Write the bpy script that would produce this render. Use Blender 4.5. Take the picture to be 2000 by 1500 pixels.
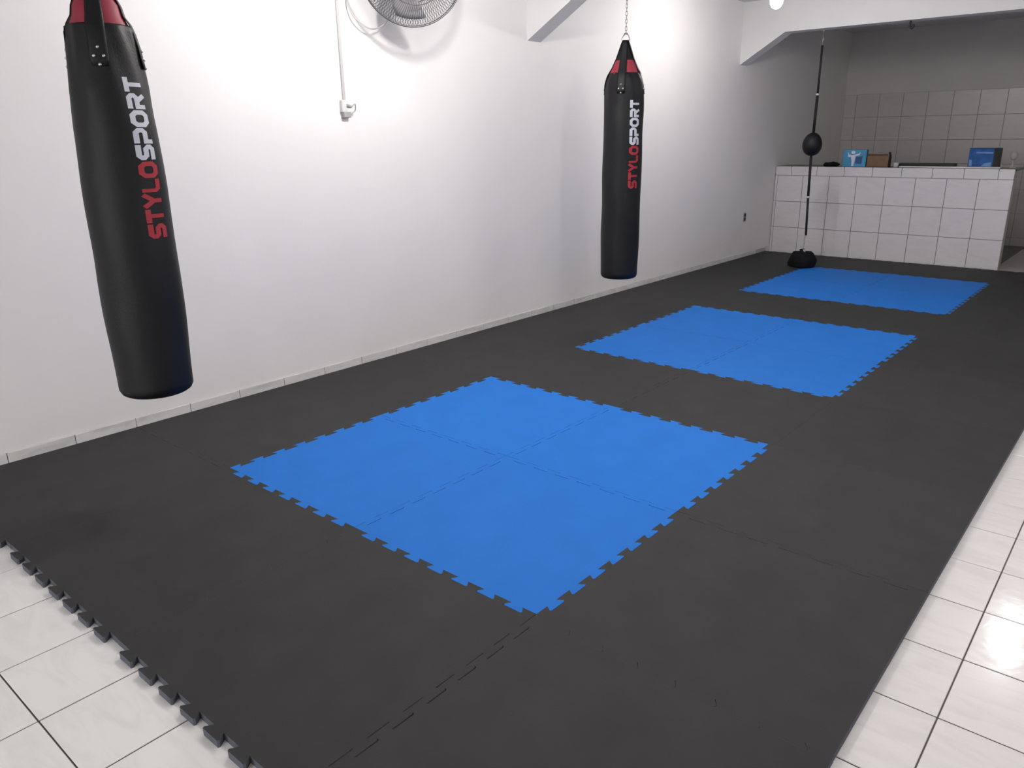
import bpy, bmesh, math, random
from mathutils import Vector, Matrix, noise
random.seed(7)
for o in list(bpy.data.objects): bpy.data.objects.remove(o)
SC = bpy.context.scene
COL = SC.collection
PI = math.pi
# ------------------------------------------------------------------ camera
CAM = Vector((4.41705, -0.77701, 1.58386)); YAW, PITCH, ROLL = -0.706501, -0.309750, -0.0125057
F = Vector((math.sin(YAW)*math.cos(PITCH), math.cos(YAW)*math.cos(PITCH), math.sin(PITCH)))
Rr = Vector((math.cos(YAW), -math.sin(YAW), 0)); Uu = Rr.cross(F)
R2 = Rr*math.cos(ROLL)+Uu*math.sin(ROLL); U2 = -Rr*math.sin(ROLL)+Uu*math.cos(ROLL)
cd = bpy.data.cameras.new('camera'); cam = bpy.data.objects.new('camera', cd); COL.objects.link(cam)
cd.sensor_width = 36; cd.lens = 1499.58/2000*36; cd.clip_start = .05; cd.clip_end = 100
M3 = Matrix((R2, U2, -F)).transposed()
cam.matrix_world = Matrix.Translation(CAM) @ M3.to_4x4()
SC.camera = cam
# ------------------------------------------------------------------ world, exposure
w = bpy.data.worlds.new('world'); SC.world = w; w.use_nodes = True
w.node_tree.nodes['Background'].inputs[0].default_value = (1.0, .985, .98, 1)
w.node_tree.nodes['Background'].inputs[1].default_value = 1.75
SC.view_settings.view_transform = 'Standard'; SC.view_settings.look = 'None'
SC.view_settings.exposure = 1.34; SC.view_settings.gamma = 1; SC.view_settings.use_curve_mapping = False
LAMPS = {'near_wall': 162.0, 'near_room': 97.0, 'far_wall': 94.0, 'far_room': 44.0}   # emission of the four bulbs
# ------------------------------------------------------------------ helpers
def obj(name, bm, mat, parent=None, smooth=False, loc=None, rot=None):
    if isinstance(bm, bmesh.types.BMesh):
        me = bpy.data.meshes.new(name); bm.normal_update(); bm.to_mesh(me); bm.free()
    else: me = bm
    o = bpy.data.objects.new(name, me); COL.objects.link(o)
    if mat is not None and not me.materials: me.materials.append(mat)
    if smooth:
        for p in me.polygons: p.use_smooth = True
    if parent: o.parent = parent
    if loc: o.location = loc
    if rot: o.rotation_euler = rot
    return o
def thing(name, label, cat, loc=(0, 0, 0), rz=0, group=None):
    o = bpy.data.objects.new(name, None); COL.objects.link(o); o.location = loc; o.rotation_euler = (0, 0, rz)
    o.empty_display_size = .05
    return tag(o, label, cat, group)
def tag(o, label, cat, group=None):
    o['label'] = label; o['category'] = cat
    if group: o['group'] = group
    return o
def struct(o, label=None):
    o['kind'] = 'structure'
    if label: o['label'] = label
    return o
def box(bm, x0, x1, y0, y1, z0, z1, bev=0, seg=1):
    r = bmesh.ops.create_cube(bm, size=1, matrix=Matrix.Translation(((x0+x1)/2, (y0+y1)/2, (z0+z1)/2)) @ Matrix.Diagonal((x1-x0, y1-y0, z1-z0, 1)))
    if bev:
        es = list({e for v in r['verts'] for e in v.link_edges})
        bmesh.ops.bevel(bm, geom=es, offset=bev, segments=seg, affect='EDGES', profile=.5)
    return bm
def B(*a, **k): return box(bmesh.new(), *a, **k)
def tube(bm, pts, r, n=8, closed=False, cap=True):
    pts = [Vector(p) for p in pts]; N = len(pts); rings = []
    up = None
    for i, p in enumerate(pts):
        a = pts[(i-1) % N] if (closed or i > 0) else pts[i]
        b = pts[(i+1) % N] if (closed or i < N-1) else pts[i]
        t = (b-a).normalized()
        if up is None:
            up = Vector((0, 0, 1)) if abs(t.z) < .9 else Vector((1, 0, 0))
        s = t.cross(up).normalized(); up = s.cross(t).normalized()
        rr = r[i] if isinstance(r, (list, tuple)) else r
        rings.append([bm.verts.new(p + (s*math.cos(2*PI*k/n)+up*math.sin(2*PI*k/n))*rr) for k in range(n)])
    for i in range(N if closed else N-1):
        A, C = rings[i], rings[(i+1) % N]
        for k in range(n): bm.faces.new((A[k], A[(k+1) % n], C[(k+1) % n], C[k]))
    if cap and not closed:
        bm.faces.new(rings[0]); bm.faces.new(list(reversed(rings[-1])))
    bmesh.ops.recalc_face_normals(bm, faces=bm.faces)
    return bm
def lathe(bm, prof, n=32, fn=None):
    rings = []
    for (r, z) in prof:
        if r < 1e-6: rings.append([bm.verts.new((0, 0, z))])
        else:
            ring = []
            for k in range(n):
                a = 2*PI*k/n; rr = fn(r, z, a) if fn else r
                ring.append(bm.verts.new((rr*math.cos(a), rr*math.sin(a), z)))
            rings.append(ring)
    for A, C in zip(rings, rings[1:]):
        for k in range(n):
            k2 = (k+1) % n
            if len(A) == 1 and len(C) == 1: continue
            if len(A) == 1: bm.faces.new((A[0], C[k2], C[k]))
            elif len(C) == 1: bm.faces.new((A[k], A[k2], C[0]))
            else: bm.faces.new((A[k], A[k2], C[k2], C[k]))
    bmesh.ops.recalc_face_normals(bm, faces=bm.faces)
    return bm
def prism(bm, pts, axis, a0, a1):
    """closed polygon pts (2D) extruded along axis from a0 to a1"""
    def P(q, a):
        if axis == 'y': return (q[0], a, q[1])
        if axis == 'x': return (a, q[0], q[1])
        return (q[0], q[1], a)
    A = [bm.verts.new(P(q, a0)) for q in pts]; C = [bm.verts.new(P(q, a1)) for q in pts]
    n = len(pts)
    bm.faces.new(A); bm.faces.new(list(reversed(C)))
    for i in range(n): bm.faces.new((A[i], C[i], C[(i+1) % n], A[(i+1) % n]))
    bmesh.ops.recalc_face_normals(bm, faces=bm.faces)
    return bm
def smooth_curve(pts, n=8):
    pts = [Vector(p) for p in pts]; out = []
    for i in range(len(pts)-1):
        p0 = pts[max(i-1, 0)]; p1 = pts[i]; p2 = pts[i+1]; p3 = pts[min(i+2, len(pts)-1)]
        for k in range(n):
            t = k/n
            out.append(.5*((2*p1)+(p2-p0)*t+(2*p0-5*p1+4*p2-p3)*t*t+(3*p1-p0-3*p2+p3)*t**3))
    out.append(pts[-1]); return out
# ------------------------------------------------------------------ materials
def mat(name, col, rough=.6, spec=.5, metal=0., var=0., vscale=8., bump=0., bscale=60., coat=0., emit=None, objrand=0.):
    m = bpy.data.materials.new(name); m.use_nodes = True; nt = m.node_tree; b = nt.nodes['Principled BSDF']
    b.inputs['Base Color'].default_value = (*col, 1); b.inputs['Roughness'].default_value = rough
    b.inputs['Specular IOR Level'].default_value = spec; b.inputs['Metallic'].default_value = metal
    b.inputs['Coat Weight'].default_value = coat
    tc = nt.nodes.new('ShaderNodeTexCoord')
    if var:
        n = nt.nodes.new('ShaderNodeTexNoise'); n.inputs['Scale'].default_value = vscale; n.inputs['Detail'].default_value = 5
        nt.links.new(tc.outputs['Object'], n.inputs['Vector'])
        mr = nt.nodes.new('ShaderNodeMapRange'); mr.inputs['To Min'].default_value = 1-var; mr.inputs['To Max'].default_value = 1+var
        mr.inputs['From Min'].default_value = .3; mr.inputs['From Max'].default_value = .7
        nt.links.new(n.outputs['Fac'], mr.inputs['Value'])
        mx = nt.nodes.new('ShaderNodeVectorMath'); mx.operation = 'SCALE'; mx.inputs[0].default_value = col
        fac = mr.outputs[0]
        if objrand:
            oi = nt.nodes.new('ShaderNodeObjectInfo'); m2 = nt.nodes.new('ShaderNodeMapRange')
            m2.inputs['To Min'].default_value = 1-objrand; m2.inputs['To Max'].default_value = 1+objrand
            nt.links.new(oi.outputs['Random'], m2.inputs['Value'])
            mm = nt.nodes.new('ShaderNodeMath'); mm.operation = 'MULTIPLY'
            nt.links.new(fac, mm.inputs[0]); nt.links.new(m2.outputs[0], mm.inputs[1]); fac = mm.outputs[0]
        nt.links.new(fac, mx.inputs['Scale']); nt.links.new(mx.outputs[0], b.inputs['Base Color'])
    if bump:
        n2 = nt.nodes.new('ShaderNodeTexNoise'); n2.inputs['Scale'].default_value = bscale; n2.inputs['Detail'].default_value = 4
        nt.links.new(tc.outputs['Object'], n2.inputs['Vector'])
        bp = nt.nodes.new('ShaderNodeBump'); bp.inputs['Strength'].default_value = bump; bp.inputs['Distance'].default_value = .004
        nt.links.new(n2.outputs['Fac'], bp.inputs['Height']); nt.links.new(bp.outputs[0], b.inputs['Normal'])
    if emit:
        b.inputs['Emission Color'].default_value = (*emit[0], 1); b.inputs['Emission Strength'].default_value = emit[1]
    return m
def tile_mat(name, c1, c2, rough=.16):
    """glazed ceramic: white ground with soft diagonal grey marbling, shifted per tile"""
    m = bpy.data.materials.new(name); m.use_nodes = True; nt = m.node_tree; b = nt.nodes['Principled BSDF']
    tc = nt.nodes.new('ShaderNodeTexCoord'); oi = nt.nodes.new('ShaderNodeObjectInfo')
    add = nt.nodes.new('ShaderNodeVectorMath'); add.operation = 'MULTIPLY_ADD'
    nt.links.new(oi.outputs['Random'], add.inputs[0]); add.inputs[1].default_value = (17, 31, 23)
    nt.links.new(tc.outputs['Object'], add.inputs[2])
    mp = nt.nodes.new('ShaderNodeMapping'); mp.inputs['Rotation'].default_value = (.3, .4, .6); mp.inputs['Scale'].default_value = (4, 14, 9)
    nt.links.new(add.outputs[0], mp.inputs['Vector'])
    n = nt.nodes.new('ShaderNodeTexNoise'); n.inputs['Scale'].default_value = 1.; n.inputs['Detail'].default_value = 7; n.inputs['Distortion'].default_value = 1.2
    nt.links.new(mp.outputs[0], n.inputs['Vector'])
    cr = nt.nodes.new('ShaderNodeValToRGB'); cr.color_ramp.elements[0].position = .35; cr.color_ramp.elements[1].position = .55
    cr.color_ramp.elements[0].color = (*c2, 1); cr.color_ramp.elements[1].color = (*c1, 1)
    nt.links.new(n.outputs['Fac'], cr.inputs[0]); nt.links.new(cr.outputs[0], b.inputs['Base Color'])
    b.inputs['Roughness'].default_value = rough; b.inputs['Specular IOR Level'].default_value = .5
    n2 = nt.nodes.new('ShaderNodeTexNoise'); n2.inputs['Scale'].default_value = 14; n2.inputs['Detail'].default_value = 3
    nt.links.new(add.outputs[0], n2.inputs['Vector'])
    bp = nt.nodes.new('ShaderNodeBump'); bp.inputs['Strength'].default_value = .12; bp.inputs['Distance'].default_value = .006
    nt.links.new(n2.outputs['Fac'], bp.inputs['Height']); nt.links.new(bp.outputs[0], b.inputs['Normal'])
    return m
def floor_far_mat():
    m = bpy.data.materials.new('floor_bed'); m.use_nodes = True; nt = m.node_tree; b = nt.nodes['Principled BSDF']
    tc = nt.nodes.new('ShaderNodeTexCoord'); mp = nt.nodes.new('ShaderNodeMapping'); mp.inputs['Location'].default_value = (-4.165, -1.394, 0)
    br = nt.nodes.new('ShaderNodeTexBrick'); br.offset = 0; br.inputs['Scale'].default_value = 1
    br.inputs['Brick Width'].default_value = .335; br.inputs['Row Height'].default_value = .335; br.inputs['Mortar Size'].default_value = .0025
    br.inputs['Color1'].default_value = (.20, .19, .175, 1); br.inputs['Color2'].default_value = (.21, .2, .185, 1); br.inputs['Mortar'].default_value = (.12, .11, .1, 1)
    nt.links.new(tc.outputs['Object'], mp.inputs['Vector']); nt.links.new(mp.outputs[0], br.inputs['Vector'])
    nt.links.new(br.outputs['Color'], b.inputs['Base Color']); b.inputs['Roughness'].default_value = .8
    return m
WALLC = (.81, .79, .785)
M = {
 'wall': mat('wall_paint', WALLC, .55, .3, var=.012, vscale=2.5, bump=.12, bscale=35),
 'beam': mat('beam_paint', (.74, .73, .725), .6, .3, var=.02, vscale=4, bump=.15, bscale=30),
 'ceil': mat('ceiling_paint', (.72, .71, .71), .7, .2, var=.02, vscale=2),
 'tile': tile_mat('glazed_floor_tile', (.80, .785, .775), (.745, .73, .72), .14),
 'wtile': tile_mat('glazed_wall_tile', (.68, .66, .675), (.645, .625, .64), .25),
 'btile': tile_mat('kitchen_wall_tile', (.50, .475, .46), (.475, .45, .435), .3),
 'skirt': tile_mat('skirting_tile', (.70, .69, .68), (.58, .57, .57), .3),
 'grout': mat('grout', (.17, .155, .145), .9, .2, var=.15, vscale=20),
 'wgrout': mat('wall_grout', (.27, .25, .25), .9, .2, var=.15, vscale=12),
 'grey': mat('grey_foam', (.0375, .0375, .0378), .66, .22, var=.10, vscale=5, bump=.25, bscale=220, objrand=.05),
 'greyside_daylit': mat('grey_foam_daylit_side', (.085, .09, .112), .75, .3, var=.1, vscale=30),  # same foam as the top; bluish daylight on the sides mixed into the colour
 'blue': mat('blue_foam', (.013, .175, .63), .66, .20, var=.04, vscale=5, bump=.25, bscale=220, objrand=.03),
 'blueside': mat('blue_foam_cut', (.03, .15, .5), .75, .3, var=.05, vscale=30),
 'leather': mat('black_vinyl', (.0050, .0054, .0068), .50, .32, var=.12, vscale=20, bump=.25, bscale=130),
 'strap': mat('black_strap', (.0085, .009, .0085), .75, .3, var=.1, vscale=60, bump=.3, bscale=300),
 'red': mat('red_vinyl', (.30, .028, .05), .55, .4, var=.08, vscale=15),
 'pred': mat('red_print', (.36, .022, .035), .5, .4, var=.04, vscale=15),
 'pwhite': mat('white_print', (.56, .58, .64), .5, .4, var=.04, vscale=15),
 'steel': mat('zinc_steel', (.62, .61, .6), .28, .5, metal=1, var=.06, vscale=40),
 'chain': mat('galvanised_chain', (.30, .295, .29), .45, .5, metal=.7, var=.2, vscale=60),
 'dsteel': mat('dark_steel', (.10, .10, .105), .4, .5, metal=.6, var=.06, vscale=40),
 'black': mat('black_plastic', (.012, .012, .013), .5, .4, var=.1, vscale=20),
 'rubber': mat('black_rubber', (.014, .013, .015), .7, .3, var=.1, vscale=30),
 'tie': mat('white_tie', (.6, .58, .57), .6, .3, var=.05, vscale=30),
 'wplast': mat('white_plastic', (.66, .65, .65), .4, .4, var=.02, vscale=10),
 'chan': mat('pale_grey_plastic', (.46, .455, .455), .45, .4, var=.02, vscale=10),
 'gplast': mat('grey_plastic', (.36, .355, .36), .5, .4, var=.05, vscale=20),
 'dblade': mat('dark_grey_plastic', (.24, .235, .245), .45, .4, var=.05, vscale=20),
 'cable': mat('grey_cable', (.50, .49, .49), .5, .4, var=.03, vscale=20),
 'granite': mat('black_granite', (.018, .017, .018), .25, .5, var=.4, vscale=80),
 'sack': mat('black_canvas', (.007, .007, .008), .85, .2, var=.2, vscale=25, bump=.4, bscale=160),
 'bboxm': mat('sky_blue_card', (.05, .28, .50), .5, .4, var=.12, vscale=9),
 'navy': mat('navy_print', (.02, .07, .22), .5, .4, var=.15, vscale=14),
 'figure': mat('pale_print', (.62, .66, .78), .5, .4, var=.08, vscale=14),
 'blue2': mat('royal_blue_card', (.02, .10, .32), .45, .4, var=.3, vscale=11),
 'bstripe': mat('light_blue_print', (.16, .30, .58), .5, .4, var=.2, vscale=14),
 'card_shade': mat('shaded_card', (.085, .095, .088), .7, .3, var=.15, vscale=10),  # grey-green stands in for shade on the blue carton's right side
 'carton': mat('brown_cardboard', (.20, .125, .085), .85, .2, var=.12, vscale=18),
 'carton2': mat('dark_brown_cardboard', (.085, .055, .038), .85, .2, var=.12, vscale=18),
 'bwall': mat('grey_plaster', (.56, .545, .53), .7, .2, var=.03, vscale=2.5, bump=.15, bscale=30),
 'paving': mat('street_paving', (.30, .29, .28), .85, .2, var=.1, vscale=6),
 'cream': mat('cream_plastic', (.40, .40, .36), .5, .4, var=.05, vscale=20),
 'shadowhole': mat('dark_socket', (.02, .019, .02), .6, .3, var=.2, vscale=30),
}
# ------------------------------------------------------------------ room shell
XR, YF, YB, ZC, ZF = 5.17, -4.2, 12.75, 3.1, -.025
TH = .0035   # how far tiles stand proud of their bed
floor = struct(obj('floor', B(-.15, XR+.15, YF-.15, YB+.15, ZF-.15, ZF-TH), floor_far_mat()), 'white glazed floor tiles with thin dark joints')
struct(obj('wall_left', B(-.15, 0, YF-.15, YB+.15, ZF-TH, ZC), M['wall']), 'long white painted wall behind the punching bags')
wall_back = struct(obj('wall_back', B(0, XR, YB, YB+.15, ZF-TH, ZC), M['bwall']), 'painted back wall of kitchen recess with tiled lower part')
struct(obj('wall_right', B(XR, XR+.15, YF-.15, YB+.15, ZF-TH, ZC), M['wall']), 'white painted wall opposite the punching bags')
bm = prism(bmesh.new(), [(0, ZF-TH), (.45, ZF-TH), (.45, 2.6), (XR-.45, 2.6), (XR-.45, ZF-TH), (XR, ZF-TH), (XR, ZC), (0, ZC)], 'y', YF-.15, YF)
struct(obj('wall_front', bm, M['wall']), 'white front wall with a wide open doorway behind the viewer')
struct(obj('pavement', B(-4, XR+4, YF-8, YF-.15, ZF-.15, ZF-TH), M['paving']), 'grey street pavement outside the doorway')
struct(obj('ceiling', B(-.15, XR+.15, YF-.15, YB+.15, ZC, ZC+.12), M['ceil']), 'white painted ceiling slab')
def frame(n, y0, y1, z0, xk, zk, label):
    pts = [(0, z0), (xk, zk), (XR-xk, zk), (XR, z0), (XR, ZC), (0, ZC)]
    bm = prism(bmesh.new(), pts, 'y', y0, y1)
    struct(obj('trim_%d' % n, bm, M['beam']), label)
frame(1, .53, .71, 2.36, .64, 2.73, 'white concrete beam with sloped ends above the near bag')
frame(2, 4.65, 4.83, 2.36, .64, 2.73, 'white concrete beam with sloped ends above the far bag')
frame(3, 8.77, 8.97, 2.405, .53, 2.73, 'white concrete beam with sloped ends before the kitchen recess')
# ---- tiles
def tile_mesh(name, sx, sy, sz, m, bev=.0018):
    """tile in its own frame, centred, thickness along z from 0 to sz"""
    bm = B(-sx/2, sx/2, -sy/2, sy/2, 0, sz, bev=bev)
    me = bpy.data.meshes.new(name); bm.to_mesh(me); bm.free(); me.materials.append(m); return me
P = .335; JT = .0045
ft = tile_mesh('floor_tile', P-JT, P-JT, TH+.0005, M['tile'])
kt = tile_mesh('kitchen_floor_tile', P-JT, P-JT, TH+.0005, M['btile'])
def ftile(i, j, ft=ft):
    x = 4.165+(i+.5)*P; y = 1.394+(j+.5)*P
    obj('tile', ft, None, floor, loc=(x, y, ZF-TH+random.uniform(-.0003, .0003)), rot=(0, 0, random.choice((0, PI))))
for i in range(-12, 3):                      # bare floor before the mats
    for j in range(-8, -4): ftile(i, j)
lt = tile_mesh('floor_cut_tile', .136, P-JT, TH+.0005, M['tile'])
for j in range(-8, -4): obj('tile', lt, None, floor, loc=(.075, 1.394+(j+.5)*P, ZF-TH))
for i in range(-1, 3):                       # bare strip beside the mats
    for j in range(-4, 26): ftile(i, j)
for i in range(-4, 3):                       # floor of the recess beside the counter
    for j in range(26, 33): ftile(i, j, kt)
# skirting of cut tiles along the left wall
base = struct(obj('baseboard_left', B(0, .004, YF, 10.168, ZF-TH, .052), M['grout']), 'low skirting of cut white tiles along the left wall')
sk = tile_mesh('skirting_tile', P-.004, .052-ZF, .007, M['skirt'], .0012)
for j in range(-2, 30):
    y = .331+(j+.5)*P
    if y+P/2 < 10.17:
        obj('tile', sk, None, base, loc=(.003, y, (.052+ZF)/2+.001), rot=(PI/2, 0, PI/2))
yl = .331+29*P
while yl+P > 10.168: yl -= P
me = tile_mesh('skirting_cut_tile', 10.168-yl-.004, .052-ZF, .007, M['skirt'], .0012)
obj('tile', me, None, base, loc=(.003, (yl+10.168)/2, (.052+ZF)/2+.001), rot=(PI/2, 0, PI/2))
# tiled lower part of the kitchen wall
PB = .347
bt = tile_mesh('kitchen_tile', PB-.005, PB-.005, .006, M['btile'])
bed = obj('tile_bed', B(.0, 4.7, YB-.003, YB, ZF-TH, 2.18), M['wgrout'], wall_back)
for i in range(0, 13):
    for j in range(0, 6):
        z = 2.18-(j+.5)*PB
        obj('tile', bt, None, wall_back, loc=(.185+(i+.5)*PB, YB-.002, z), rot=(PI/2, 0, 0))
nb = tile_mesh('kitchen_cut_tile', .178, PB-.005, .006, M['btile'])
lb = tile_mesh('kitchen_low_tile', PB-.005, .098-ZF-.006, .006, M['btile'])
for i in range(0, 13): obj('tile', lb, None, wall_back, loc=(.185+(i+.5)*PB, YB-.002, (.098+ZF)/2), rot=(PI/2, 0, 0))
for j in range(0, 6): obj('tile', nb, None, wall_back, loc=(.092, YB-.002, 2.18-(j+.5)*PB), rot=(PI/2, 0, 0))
# ------------------------------------------------------------------ lamps
def lamp(x, y, key, label):
    bmat = mat('bulb_glow_'+key, (.9, .9, .9), .4, .4, emit=((1.0, .958, .93), LAMPS[key]))
    t = thing('pendant_bulb', label, 'lamp', (x, y, ZC), 0, 'bare bulbs hanging from the ceiling')
    obj('ceiling_rose', lathe(bmesh.new(), [(0, 0), (.05, 0), (.05, -.02), (.03, -.03), (0, -.03)], 20), M['wplast'], t, True)
    obj('cord', tube(bmesh.new(), [(0, 0, -.02), (0, 0, -.16)], .004, 8), M['wplast'], t, True)
    obj('socket', lathe(bmesh.new(), [(0, -.15), (.018, -.15), (.024, -.17), (.024, -.225), (0, -.225)], 20), M['wplast'], t, True)
    obj('bulb', lathe(bmesh.new(), [(0, -.22), (.022, -.222), (.04, -.25), (.055, -.29), (.06, -.33), (.055, -.37), (.038, -.40), (.018, -.413), (0, -.416)], 16), bmat, t, True)
lamp(1.28, 2.65, 'near_wall', 'glowing bulb hanging over near bay close to the wall fan')
lamp(3.97, 2.65, 'near_room', 'glowing bulb hanging over near bay away from the wall fan')
lamp(1.26, 6.72, 'far_wall', 'glowing bulb hanging between the far punching bag and kitchen beam')
lamp(3.97, 6.72, 'far_room', 'glowing bulb hanging over far bay above the right mat edge')
# ------------------------------------------------------------------ foam mats
H = .015; PT = .1325; TIP = .0455; NECK = .0255
def edge_profile(gap_f, gap_t, male):
    """points (t along 0..1, d outwards) for one side; male = 7 teeth, notched corners"""
    out = []
    for k in range(7):
        c = .5+(k-3)*PT
        if male:   # tooth standing out to +H
            h1 = H-gap_t
            n, tp = NECK-gap_f, TIP-gap_f
            out += [(c-n, -H), (c-tp+.004, h1-.006), (c-tp+.007, h1), (c+tp-.007, h1), (c+tp-.004, h1-.006), (c+n, -H)]
        else:      # socket cut back to -H for the neighbour's tooth
            n, tp = NECK+gap_f, TIP+gap_f
            out += [(c-n, H), (c-tp+.004, -H+.006), (c-tp+.007, -H), (c+tp-.007, -H), (c+tp-.004, -H+.006), (c+n, H)]
    return out
def mat_outline(sl, sr):
    """sl / sr: straight left / right side"""
    gf, gt = .0004, .0013
    mal = edge_profile(gf, gt, True); fem = edge_profile(gf, gt, False)
    pts = []
    # bottom (-y): male, travelling +x ; corner belongs to neighbour -> starts at -H inside
    xl = .004 if sl else -H+.0004            # left side is female: outer limit x=-H
    xr = 1.0 if sr else 1-H                  # right side is male: inner limit x=1-H
    pts.append((xl, H+.0004))
    pts += [(t, -d+0.0004) for (t, d) in mal]
    pts.append((xr, H+.0004))
    # right (+x): male, travelling +y
    if not sr: pts += [(1+d-.0004, t) for (t, d) in mal if H+.02 < t < 1-H-.0]
    # top (+y): female, travelling -x
    pts.append((xr, 1+H-.0004))
    pts += [(t, 1+d-.0004) for (t, d) in reversed(fem)]
    pts.append((xl, 1+H-.0004))
    if not sl: pts += [(-d+.0004, t) for (t, d) in reversed(fem)]
    return pts
def mat_mesh(name, sl, sr, mtop, mside):
    bm = bmesh.new(); pts = mat_outline(sl, sr)
    A = [bm.verts.new((x, y, 0)) for x, y in pts]; C = [bm.verts.new((x, y, ZF+.0002)) for x, y in pts]
    f = bm.faces.new(A); bm.faces.new(list(reversed(C)))
    n = len(pts); sides = []
    for i in range(n): sides.append(bm.faces.new((A[i], C[i], C[(i+1) % n], A[(i+1) % n])))
    bmesh.ops.recalc_face_normals(bm, faces=bm.faces)
    for s in sides: s.material_index = 1
    bmesh.ops.triangulate(bm, faces=[g for g in bm.faces if len(g.verts) > 4])
    me = bpy.data.meshes.new(name); bm.to_mesh(me); bm.free()
    me.materials.append(mtop); me.materials.append(mside); return me
random.seed(11)
MM = {('grey', s): mat_mesh('grey_mat', s == 'l', s == 'r', M['grey'], M['greyside_daylit']) for s in 'lmr'}
MM[('blue', 'm')] = mat_mesh('blue_mat', False, False, M['blue'], M['blueside'])
ROW = ['front row', 'second row', 'third row', 'fourth row', 'fifth row', 'sixth row', 'seventh row', 'eighth row', 'ninth row', 'back row']
CL = ['against the white wall', 'one mat out from the wall', 'two mats out from the wall', 'bordering the bare floor tiles']
SQ = {0: 'nearest', 1: 'middle', 2: 'farthest'}
for j in range(10):
    for i in range(4):
        blue = i in (1, 2) and j % 3 != 0
        side = 'l' if i == 0 else 'r' if i == 3 else 'm'
        o = obj('foam_mat', MM[('blue' if blue else 'grey', side)], None)
        # mats never close up perfectly: small shifts open some seams and close others
        jx = (0, -.0007, .0009, .0002)[i] + random.uniform(-.0003, .0003)
        jy = (-.0006, .0006, -.0008, .0007, .0, -.0004, .0007, 0, .0006, 0)[j] * (1, -1, 1, -1.2)[i if not blue else 2]
        if j == 0: jx = (0, 0, -.0012, .0014)[i]
        if blue: jy = -.0008 if j % 3 == 1 else .0009
        o.location = (i-.010+jx, j+.014+jy, random.uniform(-.00008, .00008))
        if blue:
            a = ('near' if j % 3 == 1 else 'far'); b = 'wall-side' if i == 1 else 'room-side'
            tag(o, 'blue foam puzzle mat, %s %s quarter of the %s blue square' % (a, b, SQ[j//3]), 'mat', 'blue puzzle mats')
        else:
            tag(o, 'dark grey foam puzzle mat in the %s, %s' % (ROW[j], CL[i]), 'mat', 'dark grey puzzle mats')
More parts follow.
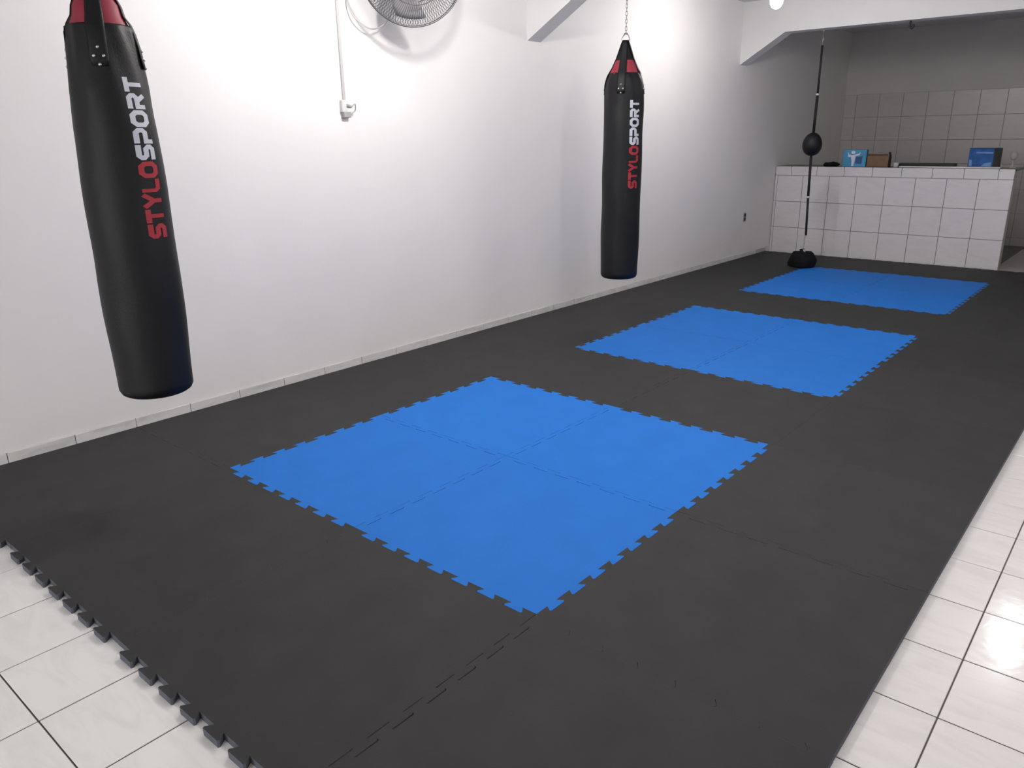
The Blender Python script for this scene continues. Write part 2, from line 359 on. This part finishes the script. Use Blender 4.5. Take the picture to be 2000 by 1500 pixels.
# ------------------------------------------------------------------ punching bags
BL = 1.49                                     # body height of the bag being built
KS_NEAR = [(0, .153), (.1, .157), (.35, .1635), (.6, .159), (.75, .153), (.85, .144), (.93, .128), (1, .114)]
KS_FAR = [(0, .153), (.1, .157), (.5, .158), (.8, .156), (.92, .150), (.97, .142), (1, .124)]
KS = KS_NEAR
def bag_r(z, a=0):
    """body radius at height z above the bag bottom"""
    t = z/BL; ks = KS
    r = ks[-1][1]
    for (t0, r0), (t1, r1) in zip(ks, ks[1:]):
        if t <= t1:
            u = (t-t0)/(t1-t0); r = r0+(r1-r0)*u; break
    top = max(0, (t-.72)/.28)
    r += .0035*top*math.sin(a*9+z*14)+.002*math.sin(3*z*4+a*2)+.0018*math.sin(z*17+1.3*a+1)*(.3+top)
    r += .004*top*math.cos(4*a)
    return r
def bag_proto():
    t = thing('punching_bag', '', 'punching bag'); RT = KS[-1][1]
    prof = [(0, .0), (.06, .0), (.11, .001), (.132, .004), (.144, .012), (.150, .024)]
    zs = [.03+(BL-.03)*k/70 for k in range(71)]
    bm = bmesh.new()
    lathe(bm, prof+[(1, z) for z in zs]+[(RT-.004, BL+.006), (RT-.010, BL+.004)], 64, lambda r, z, a: bag_r(z, a) if r == 1 else r)
    body = obj('body', bm, M['leather'], t, True)
    # red closing cone inside the straps
    obj('closing_cone', lathe(bmesh.new(), [(RT-.012, BL-.03), (RT-.007, BL+.004), (RT-.022, BL+.035), (.085, BL+.075), (.068, BL+.105)], 40), M['red'], t, True)
    obj('gathered_top', lathe(bmesh.new(), [(.066, BL+.08), (.073, BL+.095), (.066, BL+.115), (.052, BL+.15), (.034, BL+.20), (.024, BL+.235), (0, BL+.238)], 40), M['strap'], t, True)
    for k in range(4):
        a0 = k*PI/2
        bm = bmesh.new(); n = 6; rows = []
        path = [(BL-.15, None, .030), (BL-.12, None, .034), (BL-.07, None, .034), (BL-.02, None, .034), (BL+.012, RT+.001, .034), (BL+.04, RT-.017, .033), (BL+.075, .090, .032), (BL+.12, .070, .030), (BL+.17, .052, .027), (BL+.22, .033, .026), (BL+.245, .022, .022)]
        for (z, r, hw) in path:
            row = []
            for q in range(n+1):
                s = (q/n*2-1)*hw
                if r is None:
                    rr = bag_r(z, a0)+.0035; a = a0+s/rr; row.append((rr*math.cos(a), rr*math.sin(a), z))
                else:
                    # flattening towards the ring
                    f = min(1, max(0, (z-BL)/.22)); rr = r
                    lx = rr*math.cos(s/max(rr, .06))*(1-f)+rr*f; ly = rr*math.sin(s/max(rr, .06))*(1-f)+s*f*.75
                    row.append((lx*math.cos(a0)-ly*math.sin(a0), lx*math.sin(a0)+ly*math.cos(a0), z))
            rows.append([bm.verts.new(v) for v in row])
        for A, C in zip(rows, rows[1:]):
            for q in range(n): bm.faces.new((A[q], A[q+1], C[q+1], C[q]))
        bmesh.ops.recalc_face_normals(bm, faces=bm.faces)
        bmesh.ops.solidify(bm, geom=bm.faces[:], thickness=.003)
        s_ = obj('strap', bm, M['leather'], t, True)
        zc = BL-.115
        for (dy, dz) in ((0, .033), (-.017, .002), (.017, .002), (0, -.029)):
            rb = lathe(bmesh.new(), [(.0062, -.004), (.0062, .0), (.0052, .0028), (.003, .0042), (0, .0048)], 14)
            rr = bag_r(zc+dz, a0)+.0045; a = a0+dy/rr
            rv = obj('rivet', rb, M['steel'], s_, True, loc=(rr*math.cos(a), rr*math.sin(a), zc+dz), rot=(0, PI/2, a))
    # ring and clip
    zr = BL+.238
    bm = bmesh.new()
    tube(bm, [(0, -.028, zr+.004), (0, .028, zr+.004), (0, .034, zr+.012), (0, .006, zr+.058), (0, -.006, zr+.058), (0, -.034, zr+.012)], .0055, 8, True)
    obj('hanging_ring', bm, M['steel'], t, True)
    return t, body
LET = {
 'S': (1.0, [[(1, .88), (.28, .88), (.12, .74), (.12, .64), (.28, .5), (.72, .5), (.88, .36), (.88, .26), (.72, .12), (0, .12)]], [0]),
 'T': (.95, [[(0, .88), (1, .88)], [(.5, .88), (.5, 0)]], [0, 0]),
 'Y': (1.0, [[(.06, 1), (.5, .48), (.94, 1)], [(.5, .52), (.5, 0)]], [0, 0]),
 'L': (.9, [[(.12, 1), (.12, .28), (.28, .12), (1, .12)]], [0]),
 'O': (1.08, [[(.30, .88), (.70, .88), (.88, .70), (.88, .30), (.70, .12), (.30, .12), (.12, .30), (.12, .70)]], [1]),
 'P': (1.0, [[(0, .88), (.72, .88), (.88, .74), (.88, .54), (.72, .40), (.12, .40), (.12, 0)]], [0]),
 'R': (1.0, [[(0, .88), (.72, .88), (.88, .74), (.88, .60), (.72, .46), (.12, .46), (.12, 0)], [(.5, .46), (.88, 0)]], [0, 0]),
}
def stroke(bm, pts, closed, th, mapf):
    pts = [Vector(p) for p in pts]; n = len(pts)
    def nrm(a, b): d = (b-a).normalized(); return Vector((-d.y, d.x))
    L, Rr_ = [], []
    for i in range(n):
        if closed: a, b = pts[i-1], pts[(i+1) % n]; n1, n2 = nrm(a, pts[i]), nrm(pts[i], b)
        else:
            n1 = nrm(pts[i-1], pts[i]) if i > 0 else None; n2 = nrm(pts[i], pts[i+1]) if i < n-1 else None
            n1 = n1 or n2; n2 = n2 or n1
        m = (n1+n2).normalized(); k = th/2/max(.35, m.dot(n1))
        L.append(pts[i]+m*k); Rr_.append(pts[i]-m*k)
    for i in range(n if closed else n-1):
        j = (i+1) % n
        ln = (pts[j]-pts[i]).length; st = max(1, int(ln/.12))
        prev = None
        for s in range(st+1):
            f = s/st; pl = L[i].lerp(L[j], f); pr = Rr_[i].lerp(Rr_[j], f); pm = (pl+pr)/2
            row = [bm.verts.new(mapf(q)) for q in (pl, pm, pr)]
            if prev:
                bm.faces.new((prev[0], row[0], row[1], prev[1])); bm.faces.new((prev[1], row[1], row[2], prev[2]))
            prev = row
def lettering(word, z0, step, hgt, parent, m, name):
    bm = bmesh.new(); z = z0
    for ch in word:
        wdt, sts, cl = LET[ch]; wd = wdt*step*.90
        def mp(q, z=z, wd=wd):
            zz = z+q.x*wd; v = (q.y-.5)*hgt; a = PI/4 - v/.157
            r = bag_r(zz, a)+.0012
            return (r*math.cos(a), r*math.sin(a), zz)
        for s, c in zip(sts, cl): stroke(bm, s, c, .28, mp)
        z += wdt*step
    bmesh.ops.recalc_face_normals(bm, faces=bm.faces)
    obj(name, bm, m, parent)
    return z
def make_bag(bl, ks, zl, st, hg):
    global BL, KS
    BL, KS = bl, ks
    t, body = bag_proto()
    ze = lettering('STYLO', zl, st, hg, body, M['pred'], 'red_lettering')
    lettering('SPORT', ze+.002, st, hg, body, M['pwhite'], 'white_lettering')
    return t
def chain(parent, z0, z1):
    bm = bmesh.new(); z = z0; k = 0
    while z < z1:
        pts = []
        for q in range(12):
            a = 2*PI*q/12; x = .0075*math.cos(a); zz = .0085*math.sin(a)+(.008 if math.sin(a) > 0 else -.008)
            pts.append((x, 0, z+zz) if k % 2 == 0 else (0, x, z+zz))
        tube(bm, pts, .0024, 6, True); z += .0265; k += 1
    return obj('chain', bm, M['chain'], parent, True)
def place_bag(b, x, y, z, rz, label):
    b.location = (x, y, z); b.rotation_euler = (0, 0, rz); b['label'] = label; b['group'] = 'black hanging punching bags'
    zt = 2.73-z
    chain(b, BL+.238+.062, zt-.03)
    eye = bmesh.new(); tube(eye, [(0, 0, zt), (0, 0, zt-.02)], .005, 8)
    tube(eye, [(0, .012*math.cos(2*PI*k/12), zt-.03+.012*math.sin(2*PI*k/12)) for k in range(12)], .004, 6, True)
    obj('eye_bolt', eye, M['dsteel'], b, True)
place_bag(make_bag(1.49, KS_NEAR, .687, .0624, .084), 1.08, .685, .523, math.radians(-31.6), 'large near black punching bag with red and white lettering, closest to the viewer')
place_bag(make_bag(1.605, KS_FAR, .741, .0674, .086), .905, 4.75, .448, math.radians(-67.6), 'far black punching bag with red and white lettering hanging past the fan')
# ------------------------------------------------------------------ wall fan
FC = Vector((.37, 3.03, 2.645)); FR = .355
fan = thing('wall_fan', 'dark grey caged oscillating fan mounted high on the white wall', 'fan', FC)
fdir = Vector((.86, -.42, -.22)).normalized()
FQ = fdir.to_track_quat('Z', 'Y').to_matrix().to_4x4()
def fobj(name, bm, m, smooth=True, parent=fan):
    bm.transform(FQ); return obj(name, bm, m, parent, smooth)
def grille(sgn, depth, nsp, wr, r0):
    bm = bmesh.new()
    for k in range(nsp):
        a = 2*PI*k/nsp; pts = []
        for q in range(7):
            f = q/6; r = r0+(FR-r0)*f; z = sgn*(depth*(1-(f**3.2)))
            aa = a+.10*(1-f)*sgn
            pts.append((r*math.cos(aa), r*math.sin(aa), z))
        tube(bm, pts, wr, 3, False, False)
    for r, z in ((FR*.62, sgn*depth*.79), (FR*.36, sgn*depth*.97)):
        tube(bm, [(r*math.cos(2*PI*k/40), r*math.sin(2*PI*k/40), z) for k in range(40)], wr*1.6, 6, True)
    return bm
fobj('front_grille', grille(1, .085, 120, .0017, .05), M['dsteel'])
fobj('rear_grille', grille(-1, .085, 120, .0017, .05), M['dsteel'])
bm = bmesh.new()
for zz in (.006, -.006): tube(bm, [(FR*math.cos(2*PI*k/72), FR*math.sin(2*PI*k/72), zz) for k in range(72)], .0055, 8, True)
fobj('rim', bm, M['dsteel'])
fobj('badge', lathe(bmesh.new(), [(0, .092), (.03, .092), (.05, .087), (.053, .08), (0, .08)], 24), M['black'])
for b_ in range(3):
    bm = bmesh.new(); rows = []
    for q in range(8):
        f = q/7; r = .045+.265*f; hw = (.30+.32*math.sin(PI*min(1, f*.75+.12)))*(.55+.2*f)
        row = []
        for s in range(7):
            g = s/6*2-1; a = b_*2*PI/3+g*hw+.5*f; row.append(bm.verts.new((r*math.cos(a), r*math.sin(a), .030*g*(1-.35*f))))
        rows.append(row)
    for A, C in zip(rows, rows[1:]):
        for s in range(6): bm.faces.new((A[s], A[s+1], C[s+1], C[s]))
    bmesh.ops.recalc_face_normals(bm, faces=bm.faces); bmesh.ops.solidify(bm, geom=bm.faces[:], thickness=.003)
    fobj('blade', bm, M['dblade'])
fobj('hub', lathe(bmesh.new(), [(0, .05), (.03, .048), (.048, .03), (.05, -.03), (0, -.03)], 24), M['black'])
fobj('motor', lathe(bmesh.new(), [(0, -.06), (.06, -.06), (.07, -.09), (.066, -.15), (.045, -.19), (0, -.195)], 28), M['black'])
mb = (FQ @ Vector((0, 0, -.14)))
wp = Vector((0, 3.12, 2.70))-FC
bm = bmesh.new(); tube(bm, smooth_curve([mb, mb+Vector((-.05, .01, -.09)), wp+Vector((.1, 0, 0)), wp+Vector((.012, 0, 0))], 6), .018, 12)
obj('arm', bm, M['dsteel'], fan, True)
obj('wall_plate', B(wp.x, wp.x+.014, wp.y-.06, wp.y+.06, wp.z-.09, wp.z+.09, bev=.004), M['dsteel'], fan)
cab = [(.012, 2.742, 3.07), (.012, 2.75, 2.7), (.016, 2.764, 2.456), (.03, 2.772, 2.402), (.05, 2.804, 2.344), (.07, 2.899, 2.293), (.08, 2.99, 2.314), (.09, 3.053, 2.368), (.11, 3.09, 2.46), (.16, 3.10, 2.62)]
obj('cable', tube(bmesh.new(), [Vector(c)-FC for c in smooth_curve(cab, 6)], .0042, 8), M['cable'], fan, True)
# ------------------------------------------------------------------ conduit, outlet, socket
cc = obj('cable_channel', B(0, .012, 2.678, 2.700, 1.842, ZC, bev=.002), M['chan'])
tag(cc, 'thin white vertical cable channel running down the wall to an outlet', 'cable channel')
ol = thing('wall_outlet', 'small white surface outlet with plug at the cable channel end', 'outlet', (0, 2.675, 1.73))
obj('housing', B(0, .03, -.022, .016, .034, .112, bev=.004), M['wplast'], ol)
obj('lower_block', B(0, .034, -.014, .045, 0, .036, bev=.003), M['gplast'], ol)
pl = obj('plug', tube(bmesh.new(), [(.02, .022, .075), (.045, .030, .070), (.058, .034, .068)], [.012, .012, .007], 10), M['gplast'], ol, True)
obj('plug_cord', tube(bmesh.new(), smooth_curve([(.055, .034, .068), (.068, .052, .085), (.05, .072, .075), (.03, .082, .045), (.02, .060, .028), (.02, .040, .022)], 6), .0042, 8), M['cable'], pl, True)
so = thing('wall_socket', 'small dark wall socket low on the white wall near the counter', 'socket', (0, 9.25, .50))
obj('plate', B(0, .006, -.036, .036, -.02, .095, bev=.002), M['gplast'], so)
obj('outlet_face', B(.004, .012, -.024, .024, -.008, .034, bev=.003), M['shadowhole'], so)
obj('outlet_face', B(.004, .012, -.024, .024, .042, .084, bev=.003), M['shadowhole'], so)
# ------------------------------------------------------------------ tiled counter
CY = 10.17; CX1 = 2.88; CD = .55; CT = 1.165
ct = thing('counter', 'white tiled masonry counter with black stone top at the back', 'counter', (.002, CY, ZF-TH))
Z0 = ZF-TH
def rel(z): return z-Z0
HW = .16
obj('body', B(0, CX1-.008, .008, HW, 0, rel(CT-.02)), M['wgrout'], ct)
for bx in (.45, 1.45, 2.35): obj('bracket', prism(bmesh.new(), [(HW, rel(CT-.021)), (CD-.03, rel(CT-.021)), (CD-.03, rel(CT-.05)), (HW, rel(CT-.30))], 'x', bx-.03, bx+.03), M['wall'], ct)
obj('worktop', B(0, CX1+.012, .012, CD+.02, rel(CT-.02), rel(CT+.004), bev=.003), M['granite'], ct)
XL = [0.003, .038, .396, .752, 1.108, 1.464, 1.822, 2.176, 2.526, CX1]
ZL = [ZF, .335, .692, 1.045]
cache = {}
def ctile(x0, x1, z0, z1, name='tile'):
    k = (round(x1-x0, 3), round(z1-z0, 3))
    if k not in cache: cache[k] = tile_mesh('counter_tile', x1-x0-.006, z1-z0-.006, .008, M['wtile'])
    obj(name, cache[k], None, ct, loc=((x0+x1)/2, .008, rel((z0+z1)/2)), rot=(PI/2, 0, 0))
for a, b in zip(XL, XL[1:]):
    for c, d in zip(ZL, ZL[1:]): ctile(a, b, c, d)
XC = [0.003, .225, .576, .935, 1.292, 1.646, 2.002, 2.353, 2.716, CX1]
for a, b in zip(XC, XC[1:]): ctile(a, b, 1.045, CT+.004, 'cap_tile')
for c, d in zip(ZL+[1.045], ZL[1:]+[CT]):        # end face
    if d > c:
        me = tile_mesh('end_tile', HW-.006, d-c-.006, .008, M['btile'])
        obj('tile', me, None, ct, loc=(CX1-.008, HW/2, rel((c+d)/2)), rot=(PI/2, 0, PI/2))
# things on the counter
TZ = CT+.0045
def at(x, y, z=TZ): return (x, y, z)
kb = thing('picture_box', 'sky blue box printed with a white figure, standing on counter', 'box', at(1.02, 10.30), math.radians(6))
obj('carton', B(-.145, .145, -.06, .06, 0, .215, bev=.003), M['bboxm'], kb)
def flat(name, polys, y, m, parent):
    bm = bmesh.new()
    for p in polys:
        prism(bm, p, 'y', y, y-.0012)
    return obj(name, bm, m, parent)
flat('navy_panel', [[(.015, .04), (.095, .035), (.10, .135), (.02, .125)]], -.0605, M['navy'], kb)
def disc(cx, cz, rx, rz, n=16): return [(cx+rx*math.cos(2*PI*k/n), cz+rz*math.sin(2*PI*k/n)) for k in range(n)]
flat('printed_figure', [disc(-.02, .182, .026, .022), [(-.05, .15), (.015, .155), (.005, .07), (-.032, .07)], [(-.032, .075), (.004, .075), (-.005, .012), (-.028, .008)],
     [(-.045, .152), (-.085, .16), (-.085, .128), (-.05, .122)], [(-.085, .16), (-.09, .19), (-.07, .165)], [(.01, .158), (.06, .168), (.062, .148), (.015, .132)], [(.05, .16), (.066, .192), (.068, .16)]], -.0618, M['figure'], kb)
cb = thing('cardboard_box', 'open brown cardboard box beside the sky blue picture box', 'box', at(1.31, 10.34), math.radians(3))
bm = bmesh.new(); box(bm, -.13, .13, -.08, .08, 0, .004); box(bm, -.13, .13, -.08, -.076, 0, .135); box(bm, -.13, .13, .076, .08, 0, .14); box(bm, -.13, -.126, -.076, .076, 0, .14)
obj('carton', bm, M['carton'], cb)
obj('end_panel', B(.126, .131, -.078, .078, 0, .13), M['carton2'], cb)
fl = obj('flap', B(-.035, .035, -.06, .06, 0, .004), M['carton2'], cb, loc=(.125, 0, .15), rot=(0, math.radians(75), 0))
obj('flap', B(-.12, .12, -.035, .0, 0, .004), M['carton'], cb, loc=(0, -.076, .134), rot=(math.radians(-50), 0, 0))
# black cloth / glove heap
def lump(sx, sy, sz, seed, n=24, m=12, amp=.25):
    bm = bmesh.new()
    bmesh.ops.create_uvsphere(bm, u_segments=n, v_segments=m, radius=1)
    for v in bm.verts:
        d = 1+amp*noise.noise(v.co*1.7+Vector((seed, 0, 0)))+amp*.4*noise.noise(v.co*4+Vector((0, seed, 0)))
        v.co = Vector((v.co.x*sx*d, v.co.y*sy*d, max(0, (v.co.z+.75)*sz*d)))
    return bm
bc = obj('black_cloth', lump(.115, .09, .03, 3.1, amp=.3), M['sack'], None, True, loc=at(.70, 10.33))
tag(bc, 'small crumpled black cloth left of the sky blue picture box', 'cloth')
wb = obj('white_board', B(-.56, .56, -.06, .06, 0, .016, bev=.003), M['wplast'], None, loc=at(2.16, 10.255), rot=(0, 0, math.radians(-.4)))
tag(wb, 'long thin white board lying along the counter edge', 'board')
wc = thing('white_cup', 'small white cup at the left end of the white board', 'cup', at(1.545, 10.262))
obj('cup_body', lathe(bmesh.new(), [(0, 0), (.028, 0), (.034, .05), (.034, .055), (.030, .055), (.026, .006), (0, .006)], 24), M['wplast'], wc, True)
dt = thing('dark_tray', 'dark low tray on the counter behind the white board', 'tray', at(1.86, 10.50))
bm = bmesh.new(); box(bm, -.32, .32, -.09, .09, 0, .006); box(bm, -.32, .32, -.09, -.084, 0, .045); box(bm, -.32, .32, .084, .09, 0, .045); box(bm, -.32, -.314, -.084, .084, 0, .045); box(bm, .314, .32, -.084, .084, 0, .045)
obj('pan', bm, M['black'], dt)
bb = thing('blue_box', 'royal blue carton with pale stripe near the counter right end', 'box', at(2.50, 10.44), math.radians(-16))
obj('carton', B(-.145, .145, -.10, .10, 0, .225, bev=.003), M['blue2'], bb)
obj('shaded_side', B(.1455, .1475, -.097, .097, .003, .222), M['card_shade'], bb)  # carton side lying in shadow, the shade painted as its colour
flat('pale_stripe', [[(-.06, .172), (.135, .168), (.135, .186), (-.06, .188)]], -.1005, M['bstripe'], bb)
flat('pale_patch', [[(.02, .02), (.13, .02), (.13, .07), (.05, .055)]], -.1005, M['bstripe'], bb)
flat('pale_patch', [[(-.13, .02), (-.09, .02), (-.10, .09), (-.13, .10)]], -.1005, M['bstripe'], bb)
obj('lid', B(-.146, .146, -.101, .101, .225, .232, bev=.002), M['navy'], bb)
wgc = thing('white_goblet', 'small pale goblet shaped item right of the royal blue carton', 'goblet', at(2.795, 10.50))
obj('bowl', lathe(bmesh.new(), [(0, .088), (.016, .092), (.034, .112), (.040, .14), (.036, .168), (.024, .185), (0, .19)], 24), M['cream'], wgc, True)
obj('stem', lathe(bmesh.new(), [(.016, .0), (.013, .03), (.012, .06), (.014, .09)], 20), M['cream'], wgc, True)
obj('foot', lathe(bmesh.new(), [(0, 0), (.038, 0), (.036, .008), (.016, .016), (0, .018)], 24), M['cream'], wgc, True)
# ------------------------------------------------------------------ ceiling-to-floor ball and its weight
BX, BY = .945, 8.87
db = thing('double_end_ball', 'black egg shaped reflex ball strung between beam and floor weight', 'punching ball', (BX, BY, 0))
prof = [(0, -.135)]+[(.112*math.sin(PI*k/16)*(1.0+.06*math.cos(PI*k/16)), -.135*math.cos(PI*k/16)) for k in range(1, 16)]+[(0, .135)]
bl = obj('ball', lathe(bmesh.new(), [(r, z+1.472) for r, z in prof], 32), M['leather'], db, True)
def cord(name, pts, r):
    return obj(name, tube(bmesh.new(), pts, r, 8), M['rubber'], db, True)
cord('upper_cord', [(0, 0, 1.60), (.002, 0, 2.03)], .017); cord('upper_cord', [(.002, 0, 2.03), (.0, 0, 2.56)], .013)
cord('lower_cord', [(0, 0, 1.345), (.015, 0, .86)], .016); cord('lower_cord', [(.015, 0, .86), (.035, 0, .40)], .014)
obj('cord_tie', tube(bmesh.new(), [(.002, 0, 2.02), (.002, 0, 2.04)], .019, 10), M['tie'], db, True)
obj('cord_tie', tube(bmesh.new(), [(.015, 0, .85), (.015, 0, .87)], .019, 10), M['tie'], db, True)
bm = bmesh.new(); tube(bm, [(0, 0, 2.55), (0, 0, 2.70)], .004, 6); tube(bm, [(0, .012*math.cos(2*PI*k/12), 2.715+.012*math.sin(2*PI*k/12)) for k in range(12)], .004, 6, True)
obj('top_hook', bm, M['steel'], db, True)
bm = bmesh.new()
zz = .392; k = 0
while zz > .22:
    pts = [(.0075*math.cos(2*PI*q/12), .0085*math.sin(2*PI*q/12)+(.008 if math.sin(2*PI*q/12) > 0 else -.008)) for q in range(12)]
    tube(bm, [((x+.028-.004*(k % 3), 0, zz+z) if k % 2 == 0 else (.028-.004*(k % 3), x, zz+z)) for x, z in pts], .003, 6, True); zz -= .0265; k += 1
obj('lower_chain', bm, M['steel'], db, True)
sk_ = thing('weight_sack', 'lumpy black weight sack on the grey mat anchoring the reflex ball', 'weight sack', (.945, 8.93, 0), math.radians(-20))
bm = bmesh.new(); bmesh.ops.create_cube(bm, size=2); bmesh.ops.subdivide_edges(bm, edges=bm.edges[:], cuts=7, use_grid_fill=True)
for v in bm.verts:
    c = v.co.copy(); c2 = c.normalized()*1.25; c = c.lerp(c2, .35)
    t = (c.z+1)/2; tp = 1-.42*max(0, t-.45)
    nn = noise.noise(c*1.3+Vector((2, 5, 1)))*.14
    v.co = Vector((c.x*.135*tp*(1+nn), c.y*.115*tp*(1+nn), max(0, t*.19*(1+nn*.8))))
obj('sack_body', bm, M['sack'], sk_, True)
obj('tied_neck', tube(bmesh.new(), [(-.01, 0, .15), (-.015, 0, .20), (-.02, .0, .225)], [.055, .022, .034], 12), M['sack'], sk_, True)
obj('rope_loop', tube(bmesh.new(), smooth_curve([(.0, .0, .21), (.04, -.01, .19), (.075, -.01, .165), (.105, 0, .155)], 6), .006, 8), M['tie'], sk_, True)
hk = obj('ceiling_hook', tube(bmesh.new(), smooth_curve([(0, 0, 0), (0, 0, -.05), (.018, 0, -.072), (.036, 0, -.055), (.03, 0, -.04)], 6), .011, 8), M['black'], None, True, loc=(1.86, 8.87, 2.73))
tag(hk, 'small dark empty hook under the beam before the kitchen recess', 'hook')
